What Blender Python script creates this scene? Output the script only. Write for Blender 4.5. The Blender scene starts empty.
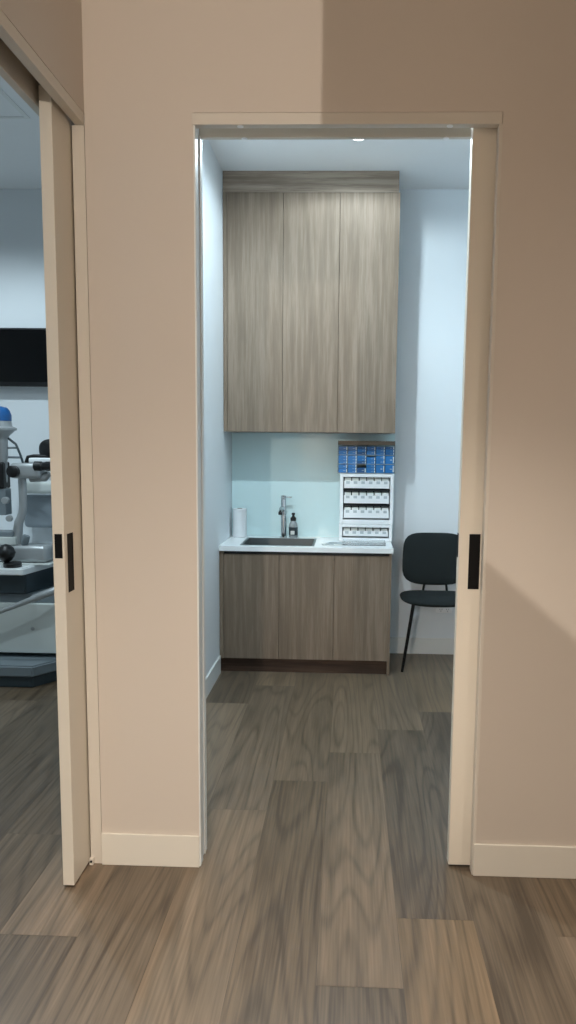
import bpy, bmesh, math, random
from mathutils import Vector, Matrix
random.seed(7)
sc = bpy.context.scene
COL = sc.collection

# ------------------------------------------------------------ camera, world, lights, exposure
cam_d = bpy.data.cameras.new('camera'); cam = bpy.data.objects.new('camera', cam_d); COL.objects.link(cam); sc.camera = cam
CAM = Vector((0.0, -2.6894, 1.6079))
R_ = Vector((0.9993, 0.0344, 0.0115)); U_ = Vector((-0.0155, 0.1181, 0.9929)); F_ = Vector((-0.0328, 0.9924, -0.1186))
cam.matrix_world = Matrix(((R_.x, U_.x, -F_.x, CAM.x), (R_.y, U_.y, -F_.y, CAM.y), (R_.z, U_.z, -F_.z, CAM.z), (0, 0, 0, 1)))
cam_d.sensor_fit = 'VERTICAL'; cam_d.sensor_height = 36.0; cam_d.lens = 753.52 / 1024 * 36
cam_d.shift_x = -34.5 / 1024; cam_d.shift_y = 21.67 / 1024
cam_d.clip_start = 0.02

w = bpy.data.worlds.new('world'); sc.world = w; w.use_nodes = True
w.node_tree.nodes['Background'].inputs[0].default_value = (1.0, 0.93, 0.86, 1)
w.node_tree.nodes['Background'].inputs[1].default_value = 0.05
sc.view_settings.view_transform = 'Standard'; sc.view_settings.look = 'None'
sc.view_settings.gamma = 1; sc.view_settings.use_curve_mapping = False
sc.view_settings.exposure = 0.0

ZC = 3.44                       # ceiling height
WARM = (1.0, 0.90, 0.79); COOL = (0.78, 0.94, 1.02)
# x, y, watts, colour, cone degrees, blend
DOWNLIGHTS = [
    (0.03, 2.085, 40, COOL, 170, 0.3, 'round white recessed downlight in the ceiling close to the wall cabinet'),
    (-0.50, 0.92, 134, COOL, 162, 0.35, 'round white recessed downlight in the ceiling just inside the doorway'),
    (-2.55, 1.75, 90, COOL, 150, 0.5, 'round white recessed downlight in the exam room ceiling above the instrument stand'),
    (-2.2, 0.55, 90, COOL, 130, 0.5, 'unseen fill downlight added in the exam room ceiling in front of the instrument stand'),  # added fill that brightens the table top and cabinet fronts
    (-2.55, -0.4, 30, COOL, 150, 0.5, 'round white recessed downlight in the exam room ceiling near its entrance'),
    (-0.30, -1.85, 330, WARM, 100, 1.0, 'round white recessed downlight in the corridor ceiling nearest the doorway'),
    (1.9, -2.2, 125, WARM, 150, 0.9, 'unseen fill downlight added in the corridor ceiling right of the doorway'),  # added base fill for the corridor walls, out of view
]
LIGHT_OBJS = []
for i, (x, y, wt, c, ang, bl, lab) in enumerate(DOWNLIGHTS):
    ld = bpy.data.lights.new('downlight_lamp', 'SPOT'); ld.energy = wt; ld.color = c; ld.shadow_soft_size = 0.035
    ld.spot_size = math.radians(ang); ld.spot_blend = bl
    lo = bpy.data.objects.new('lamp', ld); lo.location = (x, y, ZC - 0.03); COL.objects.link(lo); LIGHT_OBJS.append(lo)
# lamp further back in the corridor, beyond the wall corner behind the camera
LAMP_A = (-0.45, -5.5, 2.6)
ld = bpy.data.lights.new('wall_lamp_bulb', 'POINT'); ld.energy = 300; ld.color = WARM; ld.shadow_soft_size = 0.006
# added unseen spot beyond the corner, brightening the right door leaf and wall
LAMP_B = Vector((-0.85, -4.6, 2.0))
ldb = bpy.data.lights.new('added_spot_bulb', 'SPOT'); ldb.energy = 240; ldb.color = WARM; ldb.shadow_soft_size = 0.012
ldb.spot_size = math.radians(23); ldb.spot_blend = 1.0
lamp_b = bpy.data.objects.new('bulb', ldb); lamp_b.location = LAMP_B; COL.objects.link(lamp_b)
lamp_b.rotation_euler = (Vector((0.42, 0, 0.85)) - LAMP_B).to_track_quat('-Z', 'Y').to_euler()
lamp_a = bpy.data.objects.new('bulb', ld); lamp_a.location = LAMP_A; COL.objects.link(lamp_a)

# ------------------------------------------------------------ material helpers
def s2l(c):
    return tuple(((v / 255) / 12.92 if v / 255 <= 0.04045 else ((v / 255 + 0.055) / 1.055) ** 2.4) for v in c)
def newmat(name):
    m = bpy.data.materials.new(name); m.use_nodes = True
    nt = m.node_tree; return m, nt, nt.nodes['Principled BSDF'], nt.links
def plain(name, rgb, rough=0.5, metal=0.0, var=0.04, scale=8, bump=0.0, bscale=200, coat=0.0, spec=0.5):
    m, nt, b, L = newmat(name); lin = s2l(rgb)
    tc = nt.nodes.new('ShaderNodeTexCoord'); nz = nt.nodes.new('ShaderNodeTexNoise'); nz.inputs['Scale'].default_value = scale
    L.new(tc.outputs['Object'], nz.inputs['Vector'])
    mx = nt.nodes.new('ShaderNodeMix'); mx.data_type = 'RGBA'
    mx.inputs[6].default_value = tuple(v * (1 - var) for v in lin) + (1,)
    mx.inputs[7].default_value = tuple(min(1, v * (1 + var)) for v in lin) + (1,)
    L.new(nz.outputs['Fac'], mx.inputs[0]); L.new(mx.outputs[2], b.inputs['Base Color'])
    b.inputs['Roughness'].default_value = rough; b.inputs['Metallic'].default_value = metal
    b.inputs['Specular IOR Level'].default_value = spec; b.inputs['Coat Weight'].default_value = coat
    if bump:
        n2 = nt.nodes.new('ShaderNodeTexNoise'); n2.inputs['Scale'].default_value = bscale
        L.new(tc.outputs['Object'], n2.inputs['Vector'])
        bp = nt.nodes.new('ShaderNodeBump'); bp.inputs['Strength'].default_value = bump; bp.inputs['Distance'].default_value = 0.002
        L.new(n2.outputs['Fac'], bp.inputs['Height']); L.new(bp.outputs['Normal'], b.inputs['Normal'])
    return m
def ramp(nt, stops):
    r = nt.nodes.new('ShaderNodeValToRGB'); e = r.color_ramp.elements
    while len(e) < len(stops): e.new(0.5)
    for el, (p, c) in zip(e, stops): el.position = p; el.color = tuple(s2l(c)) + (1,)
    return r
def wood(name, axis, dark, mid, light, rough=0.6):
    """oak laminate, grain along axis"""
    m, nt, b, L = newmat(name)
    g = nt.nodes.new('ShaderNodeNewGeometry'); oi = nt.nodes.new('ShaderNodeObjectInfo')
    ad = nt.nodes.new('ShaderNodeVectorMath'); ad.operation = 'ADD'
    ml = nt.nodes.new('ShaderNodeVectorMath'); ml.operation = 'SCALE'; ml.inputs[0].default_value = (7.3, 1.7, 5.9)
    L.new(oi.outputs['Random'], ml.inputs['Scale']); L.new(g.outputs['Position'], ad.inputs[0]); L.new(ml.outputs[0], ad.inputs[1])
    def mapped(along, across):
        mp = nt.nodes.new('ShaderNodeMapping'); s = [across] * 3; s['xyz'.index(axis)] = along
        mp.inputs['Scale'].default_value = s; L.new(ad.outputs[0], mp.inputs['Vector']); return mp
    n1 = nt.nodes.new('ShaderNodeTexNoise'); n1.inputs['Scale'].default_value = 1; n1.inputs['Detail'].default_value = 5; n1.inputs['Distortion'].default_value = 0.15
    L.new(mapped(2.0, 44).outputs[0], n1.inputs['Vector'])
    n2 = nt.nodes.new('ShaderNodeTexNoise'); n2.inputs['Scale'].default_value = 1; n2.inputs['Detail'].default_value = 3
    L.new(mapped(9, 260).outputs[0], n2.inputs['Vector'])
    n3 = nt.nodes.new('ShaderNodeTexNoise'); n3.inputs['Scale'].default_value = 1; n3.inputs['Detail'].default_value = 2; n3.inputs['Distortion'].default_value = 0.3
    L.new(mapped(0.45, 7).outputs[0], n3.inputs['Vector'])
    mu = nt.nodes.new('ShaderNodeMath'); mu.operation = 'MULTIPLY'; mu.inputs[1].default_value = 26; L.new(n3.outputs['Fac'], mu.inputs[0])
    sn = nt.nodes.new('ShaderNodeMath'); sn.operation = 'SINE'; L.new(mu.outputs[0], sn.inputs[0])
    a = nt.nodes.new('ShaderNodeMath'); a.operation = 'MULTIPLY_ADD'; a.inputs[1].default_value = 0.09; L.new(sn.outputs[0], a.inputs[0]); L.new(n1.outputs['Fac'], a.inputs[2])
    c = nt.nodes.new('ShaderNodeMath'); c.operation = 'MULTIPLY_ADD'; c.inputs[1].default_value = 0.6; L.new(n2.outputs['Fac'], c.inputs[0]); L.new(a.outputs[0], c.inputs[2])
    r = ramp(nt, [(0.30, dark), (0.74, mid), (1.0, light)]); L.new(c.outputs[0], r.inputs['Fac'])
    L.new(r.outputs['Color'], b.inputs['Base Color']); b.inputs['Roughness'].default_value = rough; b.inputs['Specular IOR Level'].default_value = 0.35
    bp = nt.nodes.new('ShaderNodeBump'); bp.inputs['Strength'].default_value = 0.08; bp.inputs['Distance'].default_value = 0.001
    L.new(c.outputs[0], bp.inputs['Height']); L.new(bp.outputs['Normal'], b.inputs['Normal'])
    return m
def plank_mat():
    m, nt, b, L = newmat('vinyl_planks')
    g = nt.nodes.new('ShaderNodeNewGeometry'); at = nt.nodes.new('ShaderNodeAttribute'); at.attribute_name = 'tone'
    sp = nt.nodes.new('ShaderNodeSeparateColor'); L.new(at.outputs['Color'], sp.inputs[0])
    ml = nt.nodes.new('ShaderNodeVectorMath'); ml.operation = 'SCALE'; ml.inputs[0].default_value = (31.0, 17.0, 9.0); L.new(sp.outputs['Green'], ml.inputs['Scale'])
    ad = nt.nodes.new('ShaderNodeVectorMath'); ad.operation = 'ADD'; L.new(g.outputs['Position'], ad.inputs[0]); L.new(ml.outputs[0], ad.inputs[1])
    def noise(sx, sy, det, dist=0.0):
        mp = nt.nodes.new('ShaderNodeMapping'); mp.inputs['Scale'].default_value = (sx, sy, 1); L.new(ad.outputs[0], mp.inputs['Vector'])
        n = nt.nodes.new('ShaderNodeTexNoise'); n.inputs['Scale'].default_value = 1; n.inputs['Detail'].default_value = det; n.inputs['Distortion'].default_value = dist
        L.new(mp.outputs[0], n.inputs['Vector']); return n
    def math_(op, a, bb=None, cc=None):
        n = nt.nodes.new('ShaderNodeMath'); n.operation = op
        for k, v in enumerate((a, bb, cc)):
            if v is None: continue
            if isinstance(v, (int, float)): n.inputs[k].default_value = v
            else: L.new(v, n.inputs[k])
        return n.outputs[0]
    rings = math_('MULTIPLY', math_('POWER', math_('MULTIPLY_ADD', math_('SINE', math_('MULTIPLY', noise(4.0, 0.42, 1, 0.1).outputs['Fac'], 90)), 0.5, 0.5), 4.0), -1.0)
    fine = noise(120, 3.2, 5).outputs['Fac']; mids = noise(26, 0.9, 4, 0.15).outputs['Fac']; big = noise(3, 0.6, 2).outputs['Fac']
    v = math_('MULTIPLY_ADD', rings, 0.085, math_('MULTIPLY', fine, 0.36))
    v = math_('MULTIPLY_ADD', mids, 0.26, v); v = math_('MULTIPLY_ADD', big, 0.12, v)
    v = math_('ADD', v, math_('MULTIPLY_ADD', sp.outputs['Red'], 0.38, -0.035))
    r = ramp(nt, [(0.25, (76, 65, 53)), (0.42, (108, 94, 78)), (0.60, (138, 119, 99)), (0.85, (166, 145, 122))]); L.new(v, r.inputs['Fac'])
    hs = nt.nodes.new('ShaderNodeHueSaturation'); L.new(r.outputs['Color'], hs.inputs['Color'])
    L.new(math_('MULTIPLY_ADD', sp.outputs['Blue'], 0.25, 0.98), hs.inputs['Saturation'])
    L.new(hs.outputs['Color'], b.inputs['Base Color'])
    L.new(math_('MULTIPLY_ADD', fine, 0.18, 0.30), b.inputs['Roughness'])
    bp = nt.nodes.new('ShaderNodeBump'); bp.inputs['Strength'].default_value = 0.12; bp.inputs['Distance'].default_value = 0.001
    L.new(v, bp.inputs['Height']); L.new(bp.outputs['Normal'], b.inputs['Normal'])
    return m
def emit(name, rgb, st):
    m, nt, b, L = newmat(name); b.inputs['Base Color'].default_value = tuple(rgb) + (1,)
    b.inputs['Emission Color'].default_value = tuple(rgb) + (1,); b.inputs['Emission Strength'].default_value = st; return m

M = dict(
    paint=plain('beige_wall_paint', (208, 198, 187), 0.6, var=0.015, scale=2, bump=0.03, bscale=300),
    white=plain('white_wall_paint', (227, 233, 237), 0.6, var=0.012, scale=2, bump=0.03, bscale=300),
    ceil=plain('ceiling_paint', (238, 240, 241), 0.8, var=0.01),
    door=plain('door_paint', (222, 214, 200), 0.4, var=0.015, scale=3),
    trim=plain('trim_paint', (212, 205, 194), 0.42, var=0.015, scale=3),
    jamb=plain('pale_jamb_paint', (228, 230, 228), 0.35, var=0.01),
    skirt=plain('skirting_paint', (224, 219, 208), 0.4, var=0.015, scale=3),
    slot=plain('track_slot', (120, 108, 94), 0.7),
    black=plain('black_handle', (4, 4, 5), 0.6, spec=0.2),
    blackp=plain('black_plastic', (16, 17, 19), 0.4),
    lam=wood('oak_laminate', 'z', (105, 91, 77), (123, 107, 91), (138, 122, 106)),
    lamh=wood('oak_laminate_cross', 'x', (104, 88, 74), (134, 117, 102), (160, 144, 128)),
    kick=wood('dark_oak_plinth', 'x', (46, 33, 25), (64, 47, 37), (82, 63, 51)),
    counter=plain('white_stone', (238, 242, 243), 0.25, var=0.01),
    splash=plain('aqua_glass_panel', (214, 238, 240), 0.08, var=0.01, spec=0.4),
    steel=plain('brushed_steel', (108, 113, 114), 0.45, 0.7, bump=0.05),
    chrome=plain('chrome', (190, 192, 195), 0.12, 1.0, var=0.01),
    paper=plain('paper_roll', (238, 240, 242), 0.85, bump=0.2, bscale=120),
    wplas=plain('white_plastic', (238, 241, 243), 0.35, var=0.01),
    greym=plain('grey_mark', (186, 194, 198), 0.6),
    dslot=plain('dark_shelf_and_gap_shade', (40, 44, 48), 0.6),
    blue=plain('blue_card', (18, 108, 172), 0.45, var=0.06, scale=40),
    blued=plain('dark_blue_card', (14, 76, 126), 0.45, var=0.06, scale=40),
    label=plain('white_card', (226, 230, 226), 0.6),
    brown=plain('brown_card', (120, 105, 90), 0.7),
    green=plain('dark_green_fabric', (16, 25, 26), 0.9, var=0.25, scale=180, bump=0.4, bscale=400),
    legm=plain('black_steel_leg', (14, 15, 16), 0.35, 0.4),
    silver=plain('silver_paint', (172, 176, 178), 0.3, 0.35, var=0.02),
    lgrey=plain('light_grey_panel', (208, 214, 211), 0.5, var=0.02),
    dgrey=plain('dark_grey_plastic', (50, 62, 68), 0.4),
    mgrey=plain('mid_grey_plastic', (120, 130, 136), 0.4),
    upho=plain('grey_upholstery', (140, 150, 158), 0.6, var=0.04),
    bluecap=plain('blue_cap_plastic', (20, 88, 150), 0.4, var=0.2, scale=60),
    screen=plain('tv_screen', (5, 6, 8), 0.15),
    planks=plank_mat(),
    lens=emit('lit_downlight_lens', (0.9, 0.97, 1.0), 6.0), lensw=emit('lit_warm_lens', (1.0, 0.85, 0.68), 6.0),
)
m, nt, b, L = newmat('clear_plastic'); b.inputs['Base Color'].default_value = (0.9, 0.93, 0.94, 1); b.inputs['Roughness'].default_value = 0.08
b.inputs['Transmission Weight'].default_value = 0.9; b.inputs['IOR'].default_value = 1.2; M['clear'] = m
m, nt, b, L = newmat('clear_bottle'); b.inputs['Base Color'].default_value = (0.78, 0.82, 0.84, 1); b.inputs['Roughness'].default_value = 0.1
b.inputs['Transmission Weight'].default_value = 0.7; b.inputs['IOR'].default_value = 1.3; M['bottle'] = m

# ------------------------------------------------------------ mesh helpers
def box(bm, x0, x1, y0, y1, z0, z1, bev=0.0, seg=2):
    vs = [bm.verts.new((x, y, z)) for z in (z0, z1) for y in (y0, y1) for x in (x0, x1)]
    fs = [bm.faces.new([vs[i] for i in q]) for q in ((0, 2, 3, 1), (4, 5, 7, 6), (0, 1, 5, 4), (1, 3, 7, 5), (3, 2, 6, 7), (2, 0, 4, 6))]
    if bev:
        es = list({e for f in fs for e in f.edges})
        bmesh.ops.bevel(bm, geom=es, offset=bev, segments=seg, affect='EDGES', profile=0.5, clamp_overlap=True)
def tube(bm, pts, rad, n=14, caps=True):
    pts = [Vector(p) for p in pts]; rs = rad if isinstance(rad, (list, tuple)) else [rad] * len(pts)
    rings = []; prev = None
    for i, p in enumerate(pts):
        d = (pts[min(i + 1, len(pts) - 1)] - pts[max(i - 1, 0)]).normalized()
        if prev is None:
            a = Vector((0, 0, 1)) if abs(d.z) < 0.9 else Vector((1, 0, 0)); u = d.cross(a).normalized()
        else: u = (prev - d * prev.dot(d)).normalized()
        prev = u; v = d.cross(u)
        rings.append([bm.verts.new(p + (u * math.cos(t) + v * math.sin(t)) * rs[i]) for t in [2 * math.pi * k / n for k in range(n)]])
    for r0, r1 in zip(rings, rings[1:]):
        for k in range(n): bm.faces.new((r0[k], r0[(k + 1) % n], r1[(k + 1) % n], r1[k]))
    if caps: bm.faces.new(rings[0][::-1]); bm.faces.new(rings[-1])
def lathe(bm, prof, c=(0, 0, 0), n=28, axis='z'):
    """prof: (radius, height) pairs, from bottom to top"""
    rings = []
    for r, h in prof:
        ring = []
        for k in range(n):
            t = 2 * math.pi * k / n; a, bb = r * math.cos(t), r * math.sin(t)
            p = (a, bb, h) if axis == 'z' else ((a, -h, bb) if axis == 'y' else (h, a, bb))
            ring.append(bm.verts.new((p[0] + c[0], p[1] + c[1], p[2] + c[2])))
        rings.append(ring)
    for r0, r1 in zip(rings, rings[1:]):
        for k in range(n): bm.faces.new((r0[k], r0[(k + 1) % n], r1[(k + 1) % n], r1[k]))
    bm.faces.new(rings[0][::-1]); bm.faces.new(rings[-1])
def prism(bm, poly, z0, z1, bev=0.0):
    lo = [bm.verts.new((x, y, z0)) for x, y in poly]; hi = [bm.verts.new((x, y, z1)) for x, y in poly]; n = len(poly)
    fs = [bm.faces.new(lo[::-1]), bm.faces.new(hi)] + [bm.faces.new((lo[k], lo[(k + 1) % n], hi[(k + 1) % n], hi[k])) for k in range(n)]
    if bev: bmesh.ops.bevel(bm, geom=list({e for f in fs for e in f.edges}), offset=bev, segments=3, affect='EDGES', clamp_overlap=True)
def cushion(bm, a, b, d, e=3.2, dome=0.35, warp=None, nr=10, n=48):
    """padded pad: superellipse outline a x b (half sizes) in local xy, thickness d (half), both sides domed"""
    def pt(r, t, side):
        c, s = math.cos(t), math.sin(t)
        k = (abs(c) ** e + abs(s) ** e) ** (-1 / e)
        x, y = a * r * k * c, b * r * k * s
        z = side * d * ((1 - r ** 4) ** 0.5 * (1 - dome) + dome * (1 - r * r))
        p = Vector((x, y, z)); return warp(p) if warp else p
    rr = [1 - (1 - k / nr) ** 1.7 for k in range(1, nr + 1)]
    top = bm.verts.new(pt(0, 0, 1)); bot = bm.verts.new(pt(0, 0, -1)); T = []; B = []
    for r in rr:
        T.append([bm.verts.new(pt(r, 2 * math.pi * k / n, 1)) for k in range(n)])
        B.append(T[-1] if r > 0.9999 else [bm.verts.new(pt(r, 2 * math.pi * k / n, -1)) for k in range(n)])
    for k in range(n):
        j = (k + 1) % n
        bm.faces.new((top, T[0][k], T[0][j])); bm.faces.new((bot, B[0][j], B[0][k]))
        for i in range(nr - 1):
            bm.faces.new((T[i][k], T[i + 1][k], T[i + 1][j], T[i][j])); bm.faces.new((B[i][j], B[i + 1][j], B[i + 1][k], B[i][k]))
def obj(name, bm, mat, parent=None, smooth=False, loc=None):
    bmesh.ops.recalc_face_normals(bm, faces=bm.faces[:])
    me = bpy.data.meshes.new(name); bm.to_mesh(me); bm.free(); me.materials.append(mat)
    o = bpy.data.objects.new(name, me); COL.objects.link(o)
    if loc: o.location = loc
    if smooth:
        for p in me.polygons: p.use_smooth = True
        me.set_sharp_from_angle(angle=math.radians(40))
    if parent: put(o, parent)
    return o
WORLD = {}
def put(o, parent):
    """parent keeping world placement (all roots are only translated)"""
    o.parent = parent; o.location = Vector(o.location) - WORLD.get(parent.name, Vector((0, 0, 0)))
    WORLD[o.name] = WORLD.get(parent.name, Vector((0, 0, 0))) + Vector(o.location)
def B(name, mat, x0, x1, y0, y1, z0, z1, parent=None, bev=0.0, kind=None):
    bm = bmesh.new(); box(bm, x0, x1, y0, y1, z0, z1, bev); o = obj(name, bm, mat, parent)
    if kind: o['kind'] = kind
    return o
def BS(name, mat, boxes, parent=None, kind=None, bev=0.0):
    bm = bmesh.new()
    for q in boxes: box(bm, *q, bev)
    o = obj(name, bm, mat, parent)
    if kind: o['kind'] = kind
    return o
def thing(name, label, cat, loc=(0, 0, 0), group=None):
    o = bpy.data.objects.new(name, None); COL.objects.link(o); o.location = loc; o.empty_display_size = 0.05
    WORLD[o.name] = Vector(loc); tag(o, label, cat, group); return o
def tag(o, label, cat, group=None):
    o['label'] = label; o['category'] = cat
    if group: o['group'] = group
    return o
S = 'structure'

# ------------------------------------------------------------ setting: floor, ceiling, walls
XL, XP, XJ, YB, XW = -0.918, -0.5445, 0.489, 3.031, -0.885
ZH1, ZH2 = 2.716, 2.678; YT = 0.127
XLR = -1.045                     # exam-room face of the pocket partition
bm = bmesh.new(); lay = bm.loops.layers.color.new('tone')
PW, PL = 0.2623, 1.7155; KNOWN = {-1: 1.815, 0: 0.455, 1: 0.755, 2: 1.10, 3: 1.437, 4: 1.74, -2: -0.43, -3: 0.2, -4: 0.99, -5: 0.15, -6: 1.78}
TONES = {(0, 0.455): (0.62, 0.55), (0, 2.17): (0.5, 0.3), (-1, 1.815): (0.75, 0.25), (-1, 3.53): (0.3, 0.3), (1, 0.755): (0.35, 0.75), (1, 2.47): (0.55, 0.6), (2, 1.1): (0.58, 0.55), (2, 2.815): (0.62, 0.6),
         (3, 1.437): (0.25, 0.35), (3, 3.15): (0.62, 0.5), (4, 1.74): (0.3, 0.1), (2, -0.615): (0.2, 0.1), (3, -0.278): (0.66, 0.9), (-2, -0.43): (0.2, 0.05), (0, -1.26): (0.62, 0.9), (1, -0.96): (0.6, 0.85)}
for k in range(-15, 14):
    x0 = -0.598 + PW * k; x1 = x0 + PW
    y = KNOWN.get(k, random.uniform(-1, 1)); y -= PL * math.ceil((y + 7.2) / PL)
    while y < YB + 0.2:
        top = y + PL; t = (random.uniform(0.25, 0.75), random.uniform(0.2, 0.8))
        for (kk, yy), v in TONES.items():
            if kk == k and abs(yy - top) < 0.1: t = v
        gr = random.random(); g = 0.0009
        f = bm.faces.new([bm.verts.new(p) for p in ((x0 + g, y + g, 0), (x1 - g, y + g, 0), (x1 - g, top - g, 0), (x0 + g, top - g, 0))])
        for lp in f.loops: lp[lay] = (t[0], gr, t[1], 1)
        y = top
f0 = bmesh.ops.create_grid(bm, x_segments=1, y_segments=1, size=0.5)['verts']
for v in f0: v.co = Vector((v.co.x * 7.5 - 0.7, v.co.y * 10.4 - 2.0, -0.0012))
for v in f0:
    for lp in v.link_loops: lp[lay] = (0.0, 0.3, 0.2, 1)
bmesh.ops.reverse_faces(bm, faces=[f for f in bm.faces if f.normal.z < 0])
fl = obj('floor', bm, M['planks']); fl['kind'] = S
B('ceiling', M['ceil'], -4.6, 3.2, -7.2, 3.2, ZC, ZC + 0.12, kind=S)
# front wall (beige corridor skin and white kitchenette skin), pocket on the right, opening in the middle
G = 0.0015
BS('wall_front', M['paint'], [(XL, XP, 0, 0.07, 0, ZH1 + G), (XL, 3.1, 0, 0.07, ZH1 + G, ZC), (XJ + 0.011, 3.1, 0, 0.04, 0, ZH1 + G)], kind=S)
BS('wall_kitchenette_front', M['white'], [(XL, XP, 0.07, YT - 0.004, 0, ZH1), (XL, 3.1, 0.07, YT - 0.004, ZH1 + 0.04, ZC), (XJ + 0.011, 3.1, 0.095, YT - 0.004, 0, ZH1)], kind=S)
B('wall_back', M['white'], -4.6, 3.2, YB, YB + 0.12, 0, ZC, kind=S)
# partition between kitchenette and exam room: two skins round the door pocket
B('wall_partition', M['white'], -0.958, XW, YT, YB, 0, ZC, kind=S)
B('wall_pocket', M['white'], XLR, -1.018, 0.02, YB, 0, ZC, kind=S)
B('wall_right', M['white'], 1.75, 1.85, YT, YB, 0, ZC, kind=S)
# corridor left wall above and beyond the exam-room opening
YO = -1.2
BS('wall_left', M['paint'], [(-0.985, XL, YO, 0, ZH1 + G, ZC), (XLR, -0.985, YO, 0.02, ZH1 + 0.05, ZC), (XLR, XL, -7.1, YO, 0, ZC)], kind=S)
B('wall_exam_left', M['white'], -4.6, -4.5, -2.6, YB, 0, ZC, kind=S)
B('wall_exam_rear', M['white'], -4.5, XLR, -2.7, -2.6, 0, ZC, kind=S)
# corridor behind the camera: a wall whose corner cuts the light from the far lamp
XE = LAMP_A[0] + (-0.108 - LAMP_A[0]) * (2.3 / 5.5)
B('wall_rear', M['paint'], XE, 3.1, -3.35, -3.2, 0, ZC, kind=S)
B('wall_far', M['paint'], XLR, 3.2, -7.1, -7.0, 0, ZC, kind=S)
B('wall_corridor_right', M['paint'], 3.1, 3.2, -7.0, YT, 0, ZC, kind=S)

# door head and jambs (cavity slider trims)
BS('trim_1', M['trim'], [(XP - 0.005, XJ + 0.009, -0.003, 0.03, ZH2, ZH1)], kind=S, bev=0.0015)
BS('trim_2', M['trim'], [(XP - 0.005, XJ + 0.009, 0.105, YT, ZH2, ZH1)], kind=S, bev=0.0015)
B('trim_3', M['slot'], XP, XJ + 0.01, 0.03, 0.105, ZH1 + 0.035, ZH1 + 0.039, kind=S)
BS('trim_4', M['jamb'], [(XP, XP + 0.006, 0.0, 0.045, 0, ZH2), (XP, XP + 0.006, 0.09, YT, 0, ZH2)], kind=S, bev=0.001)
BS('trim_5', M['trim'], [(XJ - 0.001, XJ + 0.011, -0.002, 0.042, 0, ZH2)], kind=S, bev=0.001)
BS('trim_6', M['jamb'], [(XJ - 0.001, XJ + 0.011, 0.095, YT, 0, ZH2)], kind=S, bev=0.001)
t2 = bpy.data.objects['trim_1']
for i, (x, y, par) in enumerate(((-0.385, 0.012, 'trim_1'), (0.325, 0.012, 'trim_1'), (-0.385, 0.116, 'trim_2'), (0.325, 0.116, 'trim_2'))):
    bm = bmesh.new(); lathe(bm, [(0.006, -0.004), (0.011, -0.002), (0.011, 0.001)], (x, y, ZH2), 16)
    obj('screw_cap', bm, M['wplas'], bpy.data.objects[par], True)
# exam-room opening: post at the corner, head trims
BS('trim_7', M['trim'], [(-0.962, XL - G, -0.001, YT, 0, ZH2)], kind=S, bev=0.001)
BS('trim_8', M['trim'], [(-0.950, XL, YO, -0.001, ZH2, ZH1)], kind=S, bev=0.0015)
BS('trim_9', M['trim'], [(XLR - 0.002, -1.02, YO, 0.02, ZH2, ZH1 + 0.05)], kind=S, bev=0.0015)
B('trim_10', M['slot'], -1.02, -0.950, YO, YT, ZH1 + 0.046, ZH1 + 0.05, kind=S)
o = B('door_guide', M['trim'], -0.964, -0.948, -0.017, -0.001, 0, 0.028, bpy.data.objects['trim_7'], 0.003)
bm = bmesh.new(); lathe(bm, [(0.0045, 0), (0.0045, 0.002), (0.002, 0.003)], (-0.956, -0.017, 0.016), 14, 'y'); obj('guide_screw', bm, M['black'], o, True)
# skirtings
BS('baseboard_front', M['skirt'], [(XL + 0.001, XP + 0.001, -0.009, 0.0, 0, 0.125)], kind=S, bev=0.0015)
BS('baseboard_corridor', M['skirt'], [(XJ + 0.004, 3.1, -0.009, 0.0, 0, 0.125)], kind=S, bev=0.0015)
BS('baseboard_back', M['jamb'], [(0.315, 1.75, YB - 0.012, YB, 0, 0.125)], kind=S, bev=0.0015)
BS('baseboard_left', M['jamb'], [(XW, XW + 0.012, YT, 2.43, 0, 0.125)], kind=S, bev=0.0015)
BS('baseboard_exam', M['jamb'], [(-4.5, XLR, YB - 0.012, YB, 0, 0.125)], kind=S, bev=0.0015)

# ------------------------------------------------------------ sliding doors
def pull(parent, kind, x0, x1, y0, y1, z0, z1):
    """flush pull: rim plus recessed cup; kind = facing axis ('y' front face, 'x' side face)"""
    bm = bmesh.new(); r = 0.004; q = 0.002
    if kind == 'y':
        y = y0; box(bm, x0, x1, y - 0.0015, y + q, z0, z0 + r); box(bm, x0, x1, y - 0.0015, y + q, z1 - r, z1)
        box(bm, x0, x0 + r, y - 0.0015, y + q, z0 + r, z1 - r); box(bm, x1 - r, x1, y - 0.0015, y + q, z0 + r, z1 - r); box(bm, x0 + r, x1 - r, y - 0.0004, y + q, z0 + r, z1 - r)
    else:
        x = x0; s = 1 if kind == 'x' else -1
        a = sorted((x - s * q, x + s * 0.0015)); c = sorted((x - s * q, x + s * 0.0004))
        box(bm, *a, y0, y1, z0, z0 + r); box(bm, *a, y0, y1, z1 - r, z1); box(bm, *a, y0, y0 + r, z0 + r, z1 - r); box(bm, *a, y1 - r, y1, z0 + r, z1 - r); box(bm, *c, y0 + r, y1 - r, z0 + r, z1 - r)
    return obj('door_pull', bm, M['black'], parent)
d1 = B('door_1', M['door'], -1.008, -0.967, -0.165, 1.05, 0.01, 2.735, kind=S, bev=0.002)
pull(d1, 'x', -0.967, 0, -0.138, -0.086, 1.083, 1.288)
pull(d1, 'y', -1.0, -0.974, -0.165, 0, 1.207, 1.291)
d2 = B('door_2', M['door'], 0.407, 1.55, 0.046, 0.09, 0.01, 2.735, kind=S, bev=0.002)
pull(d2, 'y', 0.444, 0.484, 0.046, 0, 1.085, 1.288)
pull(d2, '-x', 0.407, 0, 0.058, 0.082, 1.2, 1.288)

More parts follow.
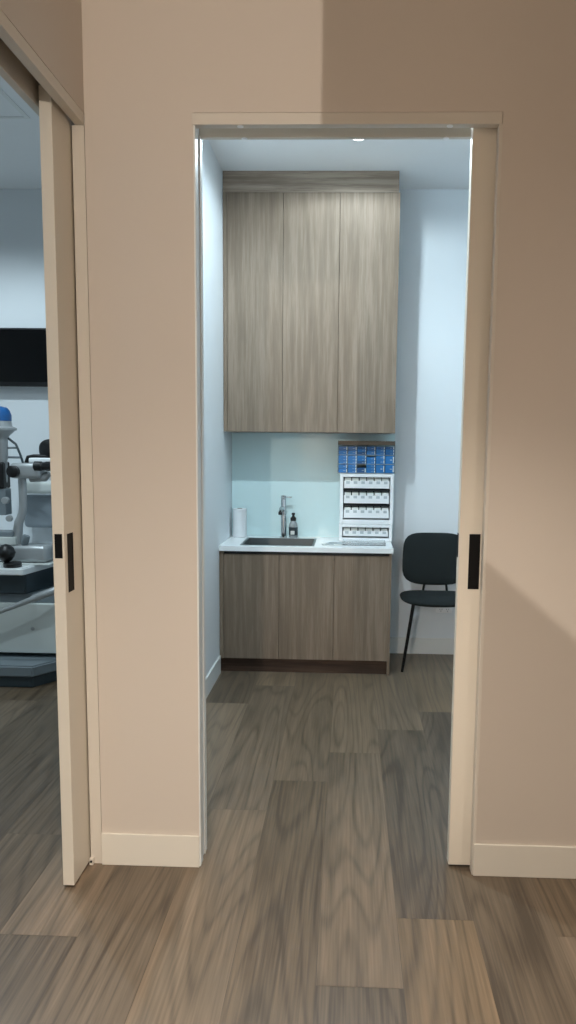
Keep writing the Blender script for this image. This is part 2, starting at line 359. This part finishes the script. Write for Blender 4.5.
# ------------------------------------------------------------ kitchenette joinery
YC, YU = 2.429, 2.653
LEFT = XW + 0.002
wc = thing('wall_cabinet', 'tall oak-laminate wall cabinet with three doors above the sink bench', 'cabinet', (LEFT, YB, 1.686))
BS('carcass', M['lam'], [(LEFT, 0.320, YU + 0.022, YB - 0.002, 1.690, 3.30)], wc)
B('filler_panel', M['lam'], LEFT, -0.857, YU, YU + 0.022, 1.686, 3.301, wc)
B('bulkhead', M['lamh'], LEFT, 0.314, YU + 0.001, YB - 0.002, 3.3015, ZC - 0.001, wc)
for x0, x1 in ((-0.8545, -0.4695), (-0.4665, -0.0835), (-0.0805, 0.324)):
    B('door', M['lam'], x0, x1, YU, YU + 0.02, 1.686, 3.300, wc, 0.001)
bc = thing('base_cabinet', 'oak-laminate base cabinet with three doors and dark plinth under the white bench top', 'cabinet', (LEFT, YB, 0))
BS('carcass', M['lam'], [(LEFT, 0.290, YC + 0.043, YB - 0.002, 0.10, 0.62), (LEFT, -0.76, YC + 0.043, YB - 0.002, 0.62, 0.864), (-0.215, 0.290, YC + 0.043, YB - 0.002, 0.62, 0.864)], bc)
B('filler_panel', M['lam'], LEFT, -0.857, YC + 0.02, YC + 0.04, 0.10, 0.864, bc)
B('end_panel', M['lam'], 0.2915, 0.309, YC + 0.02, YB - 0.002, 0.0, 0.864, bc)
for x0, x1 in ((-0.8545, -0.4695), (-0.4665, -0.0885), (-0.0855, 0.2905)):
    B('door', M['lam'], x0, x1, YC + 0.02, YC + 0.04, 0.102, 0.842, bc, 0.001)
B('gap_shade_strip', M['dslot'], LEFT + 0.03, 0.2915, YC + 0.041, YC + 0.0425, 0.80, 0.865, bc)  # dark strip: shade of the gap under the bench top, as colour
B('plinth', M['kick'], LEFT, 0.2915, YC + 0.05, YC + 0.068, 0.0, 0.10, bc)
# bench top with a cut-out for the sink
ct = BS('bench_top', M['counter'], [(LEFT, 0.318, YC, 2.50, 0.866, 0.9), (LEFT, 0.318, 2.885, YB - 0.002, 0.866, 0.9), (LEFT, -0.735, 2.50, 2.885, 0.866, 0.9), (-0.24, 0.318, 2.50, 2.885, 0.866, 0.9)])
tag(ct, 'long white bench top with a sink cut-out on the oak base cabinet', 'bench top')
sp = B('splashback', M['splash'], LEFT, 0.345, YB - 0.008, YB - 0.001, 0.9005, 1.684); tag(sp, 'pale aqua glass splashback between the bench top and the wall cabinet', 'splashback')
sk = thing('sink', 'rectangular stainless steel sink set into the white bench top', 'sink', (-0.49, 2.69, 0.9))
bm = bmesh.new(); t = 0.0015; sx0, sx1, sy0, sy1, zb = -0.735, -0.24, 2.50, 2.885, 0.70
def ring(x0, x1, y0, y1, z): return [bm.verts.new(p) for p in ((x0, y0, z), (x1, y0, z), (x1, y1, z), (x0, y1, z))]
rg = [ring(sx0 - .012, sx1 + .012, sy0 - .012, sy1 + .012, 0.9005), ring(sx0 - .012, sx1 + .012, sy0 - .012, sy1 + .012, 0.9022), ring(sx0 + .004, sx1 - .004, sy0 + .004, sy1 - .004, 0.9022), ring(sx0 + .012, sx1 - .012, sy0 + .012, sy1 - .012, zb)]
for a, c in zip(rg, rg[1:]):
    for k in range(4): bm.faces.new((a[k], a[(k + 1) % 4], c[(k + 1) % 4], c[k]))
bm.faces.new(rg[-1]); obj('basin', bm, M['steel'], sk)
bm = bmesh.new(); lathe(bm, [(0.045, 0), (0.045, 0.003), (0.03, 0.004), (0.028, 0.002)], (-0.49, 2.69, zb + 0.0005)); obj('drain', bm, M['chrome'], sk, True)

tp = thing('tap', 'tall chrome mixer tap standing behind the sink', 'tap', (-0.482, 2.95, 0.9))
TX, TY = -0.482, 2.95
bm = bmesh.new(); lathe(bm, [(0.028, 0), (0.028, 0.006), (0.022, 0.01), (0.0195, 0.012), (0.0195, 0.285), (0.017, 0.29)], (TX, TY, 0.9005)); obj('body', bm, M['chrome'], tp, True)
bm = bmesh.new(); tube(bm, [(TX - 0.004, TY, 1.10), (TX - 0.006, TY - 0.06, 1.135), (TX - 0.008, TY - 0.13, 1.13), (TX - 0.009, TY - 0.165, 1.105)], [0.014, 0.013, 0.013, 0.013]); spt = obj('spout', bm, M['chrome'], tp, True)
bm = bmesh.new(); lathe(bm, [(0.0125, 0), (0.0145, 0.002), (0.0145, 0.02)], (TX - 0.0092, TY - 0.166, 1.088)); obj('aerator', bm, M['blackp'], spt, True)
bm = bmesh.new(); lathe(bm, [(0.019, 0), (0.0195, 0.003), (0.0195, 0.022), (0.015, 0.026)], (TX, TY, 1.192)); box(bm, TX + 0.01, TX + 0.062, TY - 0.008, TY + 0.008, 1.203, 1.211, 0.002); obj('lever', bm, M['chrome'], tp, True)

sb = thing('soap_bottle', 'clear soap bottle with black cap and dark label beside the tap', 'bottle', (-0.408, 2.955, 0.9))
SX, SY = -0.408, 2.955
bm = bmesh.new(); lathe(bm, [(0.029, 0), (0.033, 0.006), (0.033, 0.075), (0.030, 0.105), (0.018, 0.128), (0.014, 0.133)], (SX, SY, 0.9005)); obj('body', bm, M['bottle'], sb, True)
bm = bmesh.new(); lathe(bm, [(0.0334, 0.02), (0.0336, 0.022), (0.0336, 0.078), (0.0334, 0.08)], (SX, SY, 0.9005)); lb = obj('bottle_label', bm, M['dgrey'], sb, True)
bm = bmesh.new(); box(bm, SX - 0.018, SX + 0.012, SY - 0.0346, SY - 0.030, 0.927, 0.955, 0.002); obj('label_picture', bm, M['label'], lb)
bm = bmesh.new(); lathe(bm, [(0.022, 0.128), (0.022, 0.15), (0.012, 0.158), (0.009, 0.165), (0.009, 0.172), (0.013, 0.174), (0.013, 0.186), (0.010, 0.188)], (SX, SY, 0.9005)); obj('cap', bm, M['blackp'], sb, True)

tr = thing('paper_towel_roll', 'white paper towel roll standing upright in the bench corner', 'paper towel', (-0.813, 2.955, 0.9))
bm = bmesh.new(); n = 32
lathe(bm, [(0.05, 0), (0.052, 0.002), (0.052, 0.213), (0.05, 0.215), (0.021, 0.215), (0.02, 0.19)], (-0.813, 2.955, 0.9005), n); obj('paper', bm, M['paper'], tr, True)
bm = bmesh.new(); tube(bm, [(-0.813, 2.955, 1.09), (-0.813, 2.955, 1.117)], 0.0195, 20); obj('core', bm, M['brown'], tr, True)

# ------------------------------------------------------------ tray displays, cartons, blue boxes
DY = 2.80                       # front face of the displays
def display(name, label, z0, z1, rows, x0, x1, words):
    d = thing(name, label, 'display rack', ((x0 + x1) / 2, 2.9, z0))
    r = 0.024
    fr = BS('housing', M['wplas'], [(x0, x0 + r, DY, 2.985, z0, z1), (x1 - r, x1, DY, 2.985, z0, z1), (x0 + r, x1 - r, DY, 2.985, z1 - r, z1), (x0 + r, x1 - r, DY, 2.985, z0, z0 + rows[-1][2] - z0), (x0 + r, x1 - r, 2.97, 2.985, z0 + 0.01, z1 - r)], d, bev=0.003)
    BS('shelf_recess', M['dslot'], [(x0 + r, x1 - r, 2.962, 2.969, rows[-1][2], z1 - r)], d)
    xa, xb = x0 + r + 0.006, x1 - r - 0.006; pw = (xb - xa) / 6
    for ri, (zt, zl, zb2) in enumerate(rows):
        tray = BS('tray', M['wplas'], [(xa, xb, DY + 0.012, DY + 0.016, zb2 + 0.012, zl), (xa, xb, DY + 0.016, 2.96, zb2 + 0.012, zb2 + 0.016)], d, bev=0.001)
        for c in range(6):
            cx = xa + pw * (c + 0.5)
            bm = bmesh.new(); box(bm, cx - 0.013, cx + 0.013, DY + 0.0105, DY + 0.012, zl - 0.022, zl - 0.003, 0.004); obj('printed_mark', bm, M['greym'], tray)
            k = B('carton', M['label'], cx - pw * 0.42, cx + pw * 0.42, DY + 0.022, 2.955, zb2 + 0.0165, zt - 0.006, bev=0.001)
            tag(k, '%s small white carton from the left in the %s' % (('first', 'second', 'third', 'fourth', 'fifth', 'sixth')[c], words[ri]), 'carton', 'white cartons in the tray racks')
    # (shelf boards between the rows)
    bm = bmesh.new()
    for (zt, zl, zb2) in rows[:-1]: box(bm, x0 + r, x1 - r, DY + 0.02, 2.961, zb2 - 0.008, zb2 - 0.002)
    if len(rows) > 1: obj('shelf', bm, M['dslot'], d)
    else: bm.free()
    return d
display('display_rack', 'white lower tray rack with one row of cartons resting on the bench', 0.9005, 1.026, [(0.998, 0.976, 0.924)], -0.061, 0.329, ['only row of the lower rack'])
display('display_rack', 'white upper tray rack with three carton rows stacked on the lower rack', 1.027, 1.393,
        [(1.367, 1.342, 1.276), (1.262, 1.236, 1.166), (1.152, 1.130, 1.058)], -0.058, 0.332, ['top row of the upper rack', 'middle row of the upper rack', 'bottom row of the upper rack'])
# clear box of blue packs
bx = thing('clear_display_box', 'clear plastic display box full of blue packs on top of the tray racks', 'display box', (0.13, 2.9, 1.394))
BX0, BX1 = -0.077, 0.337
tiers = [(1.400, 1.4625), (1.4655, 1.528), (1.531, 1.593)]
BS('clear_walls', M['clear'], [(BX0, BX0 + 0.002, DY, 2.98, 1.3945, 1.634), (BX1 - 0.002, BX1, DY, 2.98, 1.3945, 1.634), (BX0 + 0.002, BX1 - 0.002, 2.978, 2.98, 1.3945, 1.634)], bx)
BS('shelf', M['greym'], [(BX0 + 0.003, BX1 - 0.003, DY + 0.004, 2.976, z0 - 0.0025, z0 - 0.0005) for z0, z1 in tiers], bx)
B('top_card', M['brown'], BX0 + 0.003, BX1 - 0.003, DY + 0.02, 2.975, 1.602, 1.630, bx, 0.001)
counts = [[2, 3, 1, 3, 1, 1], [3, 3, 3, 2, 2, 1], [2, 2, 3, 2, 3, 3]]          # bottom, middle, top tier
cw = (BX1 - BX0 - 0.008) / 6
proto = {}
for ti, (z0, z1) in enumerate(tiers):
    for c in range(6):
        n = counts[ti][c]; full = (z1 - z0 - 0.001)
        h = full / n - 0.0012
        if ti == 1 and c == 3: h *= 0.82
        if ti == 0 and c == 2: h *= 0.62
        for s in range(n):
            mat = 'blued' if (ti == 2 and s == n - 1) or (c in (2,) and s == 0) else 'blue'
            key = (n, round(h, 4), mat)
            loc = Vector((BX0 + 0.004 + cw * c + cw * 0.03, DY + 0.006 + random.uniform(0, 0.006), z0 + 0.0005 + s * (h + 0.0012)))
            place = 'alone' if n == 1 else ('at the bottom' if s == 0 else ('on top' if s == n - 1 else 'in the middle'))
            lab = '%s pack %s the %s column in the top box, %s tier' % ('dark blue' if mat == 'blued' else 'blue', {'alone': 'alone in'}.get(place, place + ' of'), ('first', 'second', 'third', 'fourth', 'fifth', 'last')[c], ('bottom', 'middle', 'top')[ti])
            if key not in proto:
                o = B('blue_pack', M[mat], 0, cw * 0.93, 0, 0.15, 0, h, bev=0.0008)
                l1 = B('end_label', M['label'], cw * 0.82, cw * 0.91, -0.0006, 0.0, h * 0.12, h * 0.88, o)
                l2 = B('printed_line', M['greym'], cw * 0.50, cw * 0.72, -0.0005, 0.0, h * 0.44, h * 0.54, o)
                o.location = loc; proto[key] = o
            else:
                src = proto[key]; o = src.copy(); COL.objects.link(o); o.location = loc
                for ch in src.children:
                    cc = ch.copy(); COL.objects.link(cc); cc.parent = o
            tag(o, lab, 'pack', 'blue packs in the clear display box')
# papers and clear tray on the bench
pp = thing('clear_tray', 'shallow clear tray lying on the bench in front of the racks', 'tray', (0.14, 2.66, 0.9))
bm = bmesh.new(); box(bm, -0.03, 0.27, 2.56, 2.74, 0.9008, 0.904); obj('tray_floor', bm, M['clear'], pp)
BS('tray_rim', M['clear'], [(-0.03, 0.27, 2.56, 2.563, 0.904, 0.922), (-0.03, 0.27, 2.737, 2.74, 0.904, 0.922), (-0.03, -0.027, 2.563, 2.737, 0.904, 0.922), (0.267, 0.27, 2.563, 2.737, 0.904, 0.922)], pp)
lf = [(-0.165, 2.54, 12, 'white leaflet with grey print lying flat on the bench edge', 'label'), (-0.14, 2.60, -9, 'grey folded leaflet lying behind the white leaflet on the bench', 'greym')]
for i, (x, y, a, lab, mt) in enumerate(lf):
    r = thing('leaflet', lab, 'leaflet', (x + 0.06, y + 0.04, 0.9005)); r.rotation_euler = (0, 0, math.radians(a))
    bm = bmesh.new(); box(bm, -0.065, 0.065, -0.045, 0.045, 0.0005 + 0.003 * i, 0.003 + 0.003 * i, 0.0004); o = obj('page', bm, M[mt]); o.parent = r
    bm = bmesh.new(); box(bm, -0.05, 0.01, -0.02, 0.02, 0.003 + 0.003 * i, 0.0034 + 0.003 * i); o = obj('print_block', bm, M['mgrey']); o.parent = r

# ------------------------------------------------------------ chair
chair = thing('visitor_chair', 'dark green-black upholstered chair with thin black legs beside the base cabinet', 'chair', (0.66, 2.73, 0))
def wb(p):                       # local (x right, y up, z out) -> backrest, leaning and wrapped
    x = p.x * (1.0 + 0.03 * (1 - p.y / 0.19)) ; zz = p.y
    return Vector((0.648 + x, 2.875 + 0.16 * (zz) - p.z - 0.30 * p.x * p.x, 0.768 + zz + 0.02 * (p.x / .23) ** 2 * (1 if zz < 0 else 0)))
bm = bmesh.new(); cushion(bm, 0.228, 0.192, 0.024, 4.6, 0.2, wb); obj('backrest', bm, M['green'], chair, True)
def ws(p): return Vector((0.647 + p.x, 2.705 + p.y, 0.503 + p.z + 0.01 * (p.x / 0.25) ** 2 - 0.05 * max(0, -p.y - 0.1)))
bm = bmesh.new(); cushion(bm, 0.257, 0.205, 0.036, 3.2, 0.05, ws); obj('seat', bm, M['green'], chair, True)
CXm = 0.69
for s in (0, 1):
    f = lambda x: x if s == 0 else 2 * CXm - x
    bm = bmesh.new(); tube(bm, [(f(0.474), 2.55, 0.49), (f(0.406), 2.545, 0.0)], [0.0125, 0.010]); obj('leg', bm, M['legm'], chair, True)
    bm = bmesh.new(); tube(bm, [(f(0.517), 2.88, 0.49), (f(0.454), 2.975, 0.0)], [0.0125, 0.010]); obj('leg', bm, M['legm'], chair, True)
    g = (lambda x: x)
    px = (0.574, 0.588) if s == 0 else (0.752, 0.738)
    bm = bmesh.new(); tube(bm, [(px[0], 2.74, 0.478), (px[0], 2.86, 0.485), (px[0], 2.89, 0.52), (px[1], 2.885, 0.62), (px[1], 2.895, 0.70)], 0.009); obj('back_post', bm, M['legm'], chair, True)
bm = bmesh.new(); tube(bm, [(0.49, 2.55, 0.492), (0.89, 2.55, 0.492)], 0.008); tube(bm, [(0.53, 2.88, 0.492), (0.85, 2.88, 0.492)], 0.008); obj('seat_frame', bm, M['legm'], chair, True)
# wall socket behind the chair
so = thing('wall_socket', 'white double power outlet low on the wall behind the chair', 'power outlet', (0.753, YB, 0.367))
B('plate', M['paper'], 0.692, 0.812, YB - 0.022, YB - 0.0005, 0.328, 0.406, so, 0.003)
for x in (0.727, 0.779):
    B('switch', M['jamb'], x - 0.006, x + 0.006, YB - 0.026, YB - 0.0215, 0.382, 0.398, so, 0.002)
    bm = bmesh.new()
    for dx, dz in ((-0.008, 0), (0.008, 0), (0, -0.014)): box(bm, x + dx - 0.002, x + dx + 0.002, YB - 0.0225, YB - 0.021, 0.352 + dz, 0.362 + dz)
    obj('socket_holes', bm, M['mgrey'], so)

# ------------------------------------------------------------ exam room
tv = thing('wall_tv', 'wide black flat television mounted on the exam room wall', 'television', (-2.5, YB, 2.22))
B('frame', M['blackp'], -3.15, -1.93, YB - 0.085, YB - 0.04, 2.008, 2.433, tv, 0.004)
B('screen', M['screen'], -3.14, -1.94, YB - 0.0865, YB - 0.084, 2.04, 2.42, tv)
B('wall_bracket', M['dgrey'], -2.75, -2.3, YB - 0.041, YB - 0.001, 2.08, 2.38, tv)

st = thing('instrument_stand', 'grey instrument stand with white table top and wide base plate inside the exam room', 'stand', (-2.3, 2.5, 0))
bm = bmesh.new(); prism(bm, [(-2.9, 2.12), (-2.123, 2.12), (-2.06, 2.55), (-2.06, 2.95), (-2.9, 2.95)], 0.725, 0.77, 0.006); obj('table_top', bm, M['counter'], st, True)
bm = bmesh.new(); prism(bm, [(-2.86, 2.19), (-2.14, 2.19), (-2.08, 2.56), (-2.08, 2.9), (-2.86, 2.9)], 0.585, 0.7245, 0.01); obj('under_tray', bm, M['dgrey'], st, True)
bm = bmesh.new(); tube(bm, [(-2.42, 2.10, 0.435), (-2.277, 2.10, 0.485), (-2.06, 2.10, 0.572)], [0.014, 0.0155, 0.019]); tube(bm, [(-2.06, 2.10, 0.572), (-2.03, 2.10, 0.585), (-1.90, 2.12, 0.635), (-1.83, 2.16, 0.65)], [0.023, 0.025, 0.026, 0.026]); obj('swing_arm', bm, M['silver'], st, True)
B('cabinet', M['lgrey'], -2.75, -1.86, 2.2, 2.75, 0.18, 0.52, st, 0.006)
B('cabinet_cover', M['mgrey'], -2.70, -1.88, 2.23, 2.72, 0.5205, 0.584, st, 0.006)
bm = bmesh.new(); lathe(bm, [(0.013, 0), (0.013, 0.003), (0.009, 0.005)], (-2.105, 2.2, 0.35), 20, 'y'); obj('cabinet_lock', bm, M['silver'], st, True)
for x in (-2.5, -2.32, -2.05): B('foot', M['dgrey'], x - 0.03, x + 0.03, 2.3, 2.6, 0.149, 0.1802, st)
bm = bmesh.new(); prism(bm, [(-2.9, 2.0), (-2.03, 2.0), (-1.86, 2.25), (-1.8, 2.9), (-2.9, 2.9)], 0.075, 0.15, 0.01); obj('base_plate', bm, M['mgrey'], st, True)
bm = bmesh.new(); prism(bm, [(-2.9, 2.02), (-2.04, 2.02), (-1.88, 2.26), (-1.82, 2.88), (-2.9, 2.88)], 0.0, 0.0745, 0.006); obj('base_skirt', bm, M['dgrey'], st, True)

sl = thing('slit_lamp', 'silver slit lamp microscope with blue topped lamp tower standing on the white table', 'microscope', (-2.3, 2.38, 0.77))
bm = bmesh.new(); box(bm, -2.40, -2.03, 2.285, 2.47, 0.7815, 0.90, 0.03, 4); obj('base', bm, M['silver'], sl, True)
B('base_plate', M['lgrey'], -2.42, -2.0, 2.262, 2.60, 0.7705, 0.781, sl, 0.003)
bm = bmesh.new(); tube(bm, [(-2.255, 2.36, 0.88), (-2.258, 2.36, 0.96), (-2.245, 2.36, 1.05), (-2.218, 2.36, 1.11), (-2.21, 2.36, 1.16), (-2.21, 2.36, 1.36)], [0.036, 0.034, 0.030, 0.027, 0.027, 0.027]); obj('column', bm, M['silver'], sl, True)
B('slide_carriage', M['lgrey'], -2.46, -2.245, 2.30, 2.44, 0.9005, 0.955, sl, 0.006)
B('carriage_top', M['mgrey'], -2.42, -2.265, 2.31, 2.43, 0.9555, 0.99, sl, 0.006)
bm = bmesh.new(); tube(bm, [(-2.20, 2.33, 0.895), (-2.19, 2.32, 0.93), (-2.175, 2.32, 0.965)], [0.018, 0.028, 0.022]); obj('locking_screw', bm, M['mgrey'], sl, True)
bm = bmesh.new(); box(bm, -2.27, -2.06, 2.29, 2.41, 1.352, 1.455, 0.025, 4); tube(bm, [(-2.15, 2.35, 1.345), (-2.05, 2.35, 1.36), (-2.02, 2.35, 1.39)], [0.02, 0.03, 0.02]); hd = obj('microscope_head', bm, M['silver'], sl, True)
bm = bmesh.new(); lathe(bm, [(0.036, 0), (0.040, 0.004), (0.040, 0.035), (0.033, 0.04)], (-2.232, 2.291, 1.40), 24, 'y'); obj('drum_knob', bm, M['blackp'], hd, True)
bm = bmesh.new(); box(bm, -2.165, -1.86, 2.36, 2.44, 1.456, 1.49, 0.01, 3); obj('white_cover', bm, M['wplas'], hd, True)
for y in (2.30, 2.385):
    bm = bmesh.new(); lathe(bm, [(0.026, 0), (0.032, 0.005), (0.032, 0.05), (0.027, 0.055), (0.027, 0.075), (0.031, 0.08), (0.031, 0.12), (0.036, 0.13), (0.034, 0.15)], (-2.10, y, 1.437), 24, 'x'); obj('eyepiece', bm, M['blackp'], hd, True)
tw = []
TX2, TY2 = -2.358, 2.38
bm = bmesh.new(); lathe(bm, [(0.03, 1.10), (0.032, 1.30), (0.036, 1.36), (0.038, 1.47), (0.045, 1.49), (0.045, 1.60), (0.055, 1.635), (0.095, 1.672)], (TX2, TY2, 0)); obj('lamp_tower', bm, M['silver'], sl, True)
bm = bmesh.new(); lathe(bm, [(0.104, 1.6725), (0.106, 1.678), (0.106, 1.688), (0.096, 1.694), (0.078, 1.70), (0.074, 1.735)], (TX2, TY2, 0)); obj('tower_collar', bm, M['silver'], sl, True)
bm = bmesh.new(); lathe(bm, [(0.075, 1.7355), (0.075, 1.775), (0.064, 1.805), (0.048, 1.824), (0.02, 1.832), (0.003, 1.833)], (TX2, TY2, 0)); obj('tower_cap', bm, M['bluecap'], sl, True)
B('lamp_housing', M['blackp'], -2.46, -2.325, 2.32, 2.44, 1.28, 1.46, sl, 0.012)
B('mirror_block', M['mgrey'], -2.40, -2.315, 2.33, 2.42, 1.10, 1.279, sl, 0.006)
bm = bmesh.new(); tube(bm, [(-2.30, 2.37, 1.62), (-2.245, 2.36, 1.58), (-2.215, 2.355, 1.51), (-2.195, 2.35, 1.45)], 0.008, 10); obj('cable', bm, M['dgrey'], sl, True)
bm = bmesh.new(); tube(bm, [(-2.305, 2.37, 1.555), (-2.24, 2.37, 1.557)], 0.007, 10); tube(bm, [(-2.305, 2.37, 1.492), (-2.225, 2.37, 1.492)], 0.008, 10); obj('linkage_rod', bm, M['mgrey'], sl, True)
bm = bmesh.new(); lathe(bm, [(0.012, 0), (0.024, 0.004), (0.024, 0.03), (0.02, 0.036)], (-2.295, 2.30, 1.205), 20, 'y'); obj('focus_knob', bm, M['silver'], sl, True)
bm = bmesh.new(); lathe(bm, [(0.016, 0), (0.022, 0.006), (0.02, 0.03)], (-2.27, 2.29, 1.085), 18, 'y'); obj('focus_knob', bm, M['silver'], sl, True)

js = thing('control_stick', 'black ball topped control stick on a round black foot on the white table', 'joystick', (-2.23, 2.19, 0.77))
bm = bmesh.new(); lathe(bm, [(0.056, 0), (0.058, 0.004), (0.058, 0.026), (0.05, 0.032)], (-2.222, 2.19, 0.7705)); obj('foot', bm, M['blackp'], js, True)
bm = bmesh.new(); lathe(bm, [(0.02, 0), (0.016, 0.012), (0.03, 0.022), (0.051, 0.045), (0.060, 0.074), (0.051, 0.103), (0.03, 0.124), (0.004, 0.133)], (-2.262, 2.19, 0.79)); obj('ball_grip', bm, M['blackp'], js, True)

ec = thing('exam_chair', 'grey upholstered exam chair with black headrest behind the slit lamp', 'chair', (-2.1, 2.8, 0))
B('base', M['dgrey'], -1.78, -1.5, 2.55, 2.85, 0, 0.12, ec, 0.02)
bm = bmesh.new(); tube(bm, [(-1.64, 2.7, 0.11), (-1.64, 2.7, 0.60)], 0.07, 20); obj('pedestal', bm, M['silver'], ec, True)
bm = bmesh.new(); box(bm, -1.98, -1.42, 2.5, 2.86, 0.60, 0.72, 0.04, 4); obj('seat', bm, M['upho'], ec, True)
bm = bmesh.new(); box(bm, -2.45, -2.03, 2.90, 2.985, 0.95, 1.20, 0.03, 4); obj('backrest', bm, M['upho'], ec, True)
bm = bmesh.new(); box(bm, -2.43, -2.0, 2.80, 2.90, 1.215, 1.31, 0.03, 4); obj('arm_pad', bm, M['lgrey'], ec, True)
bm = bmesh.new(); box(bm, -2.03, -1.7, 2.88, 2.98, 0.66, 1.34, 0.03, 4); obj('back_frame', bm, M['mgrey'], ec, True)
bm = bmesh.new(); tube(bm, [(-2.385, 2.84, 1.44), (-2.37, 2.84, 1.483), (-2.33, 2.84, 1.49), (-2.0, 2.86, 1.49), (-1.9, 2.93, 1.30)], 0.016, 12); obj('armrest', bm, M['blackp'], ec, True)
def wh(p): return Vector((-2.185 + p.x, 2.86 - p.z, 1.54 + p.y))
bm = bmesh.new(); cushion(bm, 0.11, 0.08, 0.035, 2.6, 0.3, wh); obj('headrest', bm, M['blackp'], ec, True)

# ceiling hatch in the exam room
hp = thing('ceiling_hatch', 'square white access hatch in the exam room ceiling', 'hatch', (-2.2, 1.45, ZC))
BS('hatch_frame', M['jamb'], [(-2.5, -1.85, 1.79, 1.815, ZC - 0.006, ZC - 0.0005), (-2.5, -1.85, 1.05, 1.075, ZC - 0.006, ZC - 0.0005), (-2.5, -2.475, 1.075, 1.79, ZC - 0.006, ZC - 0.0005), (-1.875, -1.85, 1.075, 1.79, ZC - 0.006, ZC - 0.0005)], hp)
B('hatch_panel', M['ceil'], -2.472, -1.878, 1.078, 1.787, ZC - 0.003, ZC - 0.0005, hp)

# ------------------------------------------------------------ recessed downlights and the far lamp
for lo, (x, y, wt, c, ang, bl, lab) in zip(LIGHT_OBJS, DOWNLIGHTS):
    d = thing('downlight', lab, 'downlight', (x, y, ZC), 'recessed ceiling downlights')
    bm = bmesh.new(); lathe(bm, [(0.040, -0.004), (0.044, -0.008), (0.056, -0.006), (0.058, -0.0005)], (x, y, ZC)); obj('trim_ring', bm, M['wplas'], d, True)
    bm = bmesh.new(); lathe(bm, [(0.030, -0.0095), (0.039, -0.0075), (0.039, -0.005)], (x, y, ZC)); obj('lens', bm, M['lens'] if c == COOL else M['lensw'], d, True)
    put(lo, d)
fl_ = thing('wall_lamp', 'warm globe wall lamp at the far end of the corridor', 'lamp', (-0.45, -7.0, 2.6))
bm = bmesh.new(); tube(bm, [(-0.45, -7.0, 2.6), (-0.45, -5.75, 2.6)], 0.012); obj('arm', bm, M['silver'], fl_, True)
put(lamp_a, fl_)

sl2 = thing('added_spot', 'added unseen warm spot behind the camera, aimed at the right door leaf', 'lamp', tuple(LAMP_B))
bm = bmesh.new(); tube(bm, [(-0.917, -4.66, 2.0), (-0.88, -4.66, 2.0), (-0.875, -4.64, 2.0)], 0.014); obj('arm', bm, M['silver'], sl2, True)
put(lamp_b, sl2)
# added unseen panel, its slanted top shaped to cut the added spot's beam
pn = thing('shadow_board', 'added unseen white panel behind the camera, slanted to cast the diagonal wall shadow', 'board', (-0.12, -2.9, 0))
bm = bmesh.new(); f = []
for y in (-2.905, -2.895): f.append([bm.verts.new(p) for p in ((-0.353, y, 0.03), (0.12, y, 0.03), (0.12, y, 1.306), (-0.353, y, 1.704))])
bm.faces.new(f[0]); bm.faces.new(f[1][::-1])
for k in range(4): bm.faces.new((f[0][k], f[0][(k + 1) % 4], f[1][(k + 1) % 4], f[1][k]))
obj('board', bm, M['label'], pn)
for x in (-0.3, 0.07): B('foot', M['mgrey'], x - 0.015, x + 0.015, -3.05, -2.78, 0, 0.03, pn, 0.003)
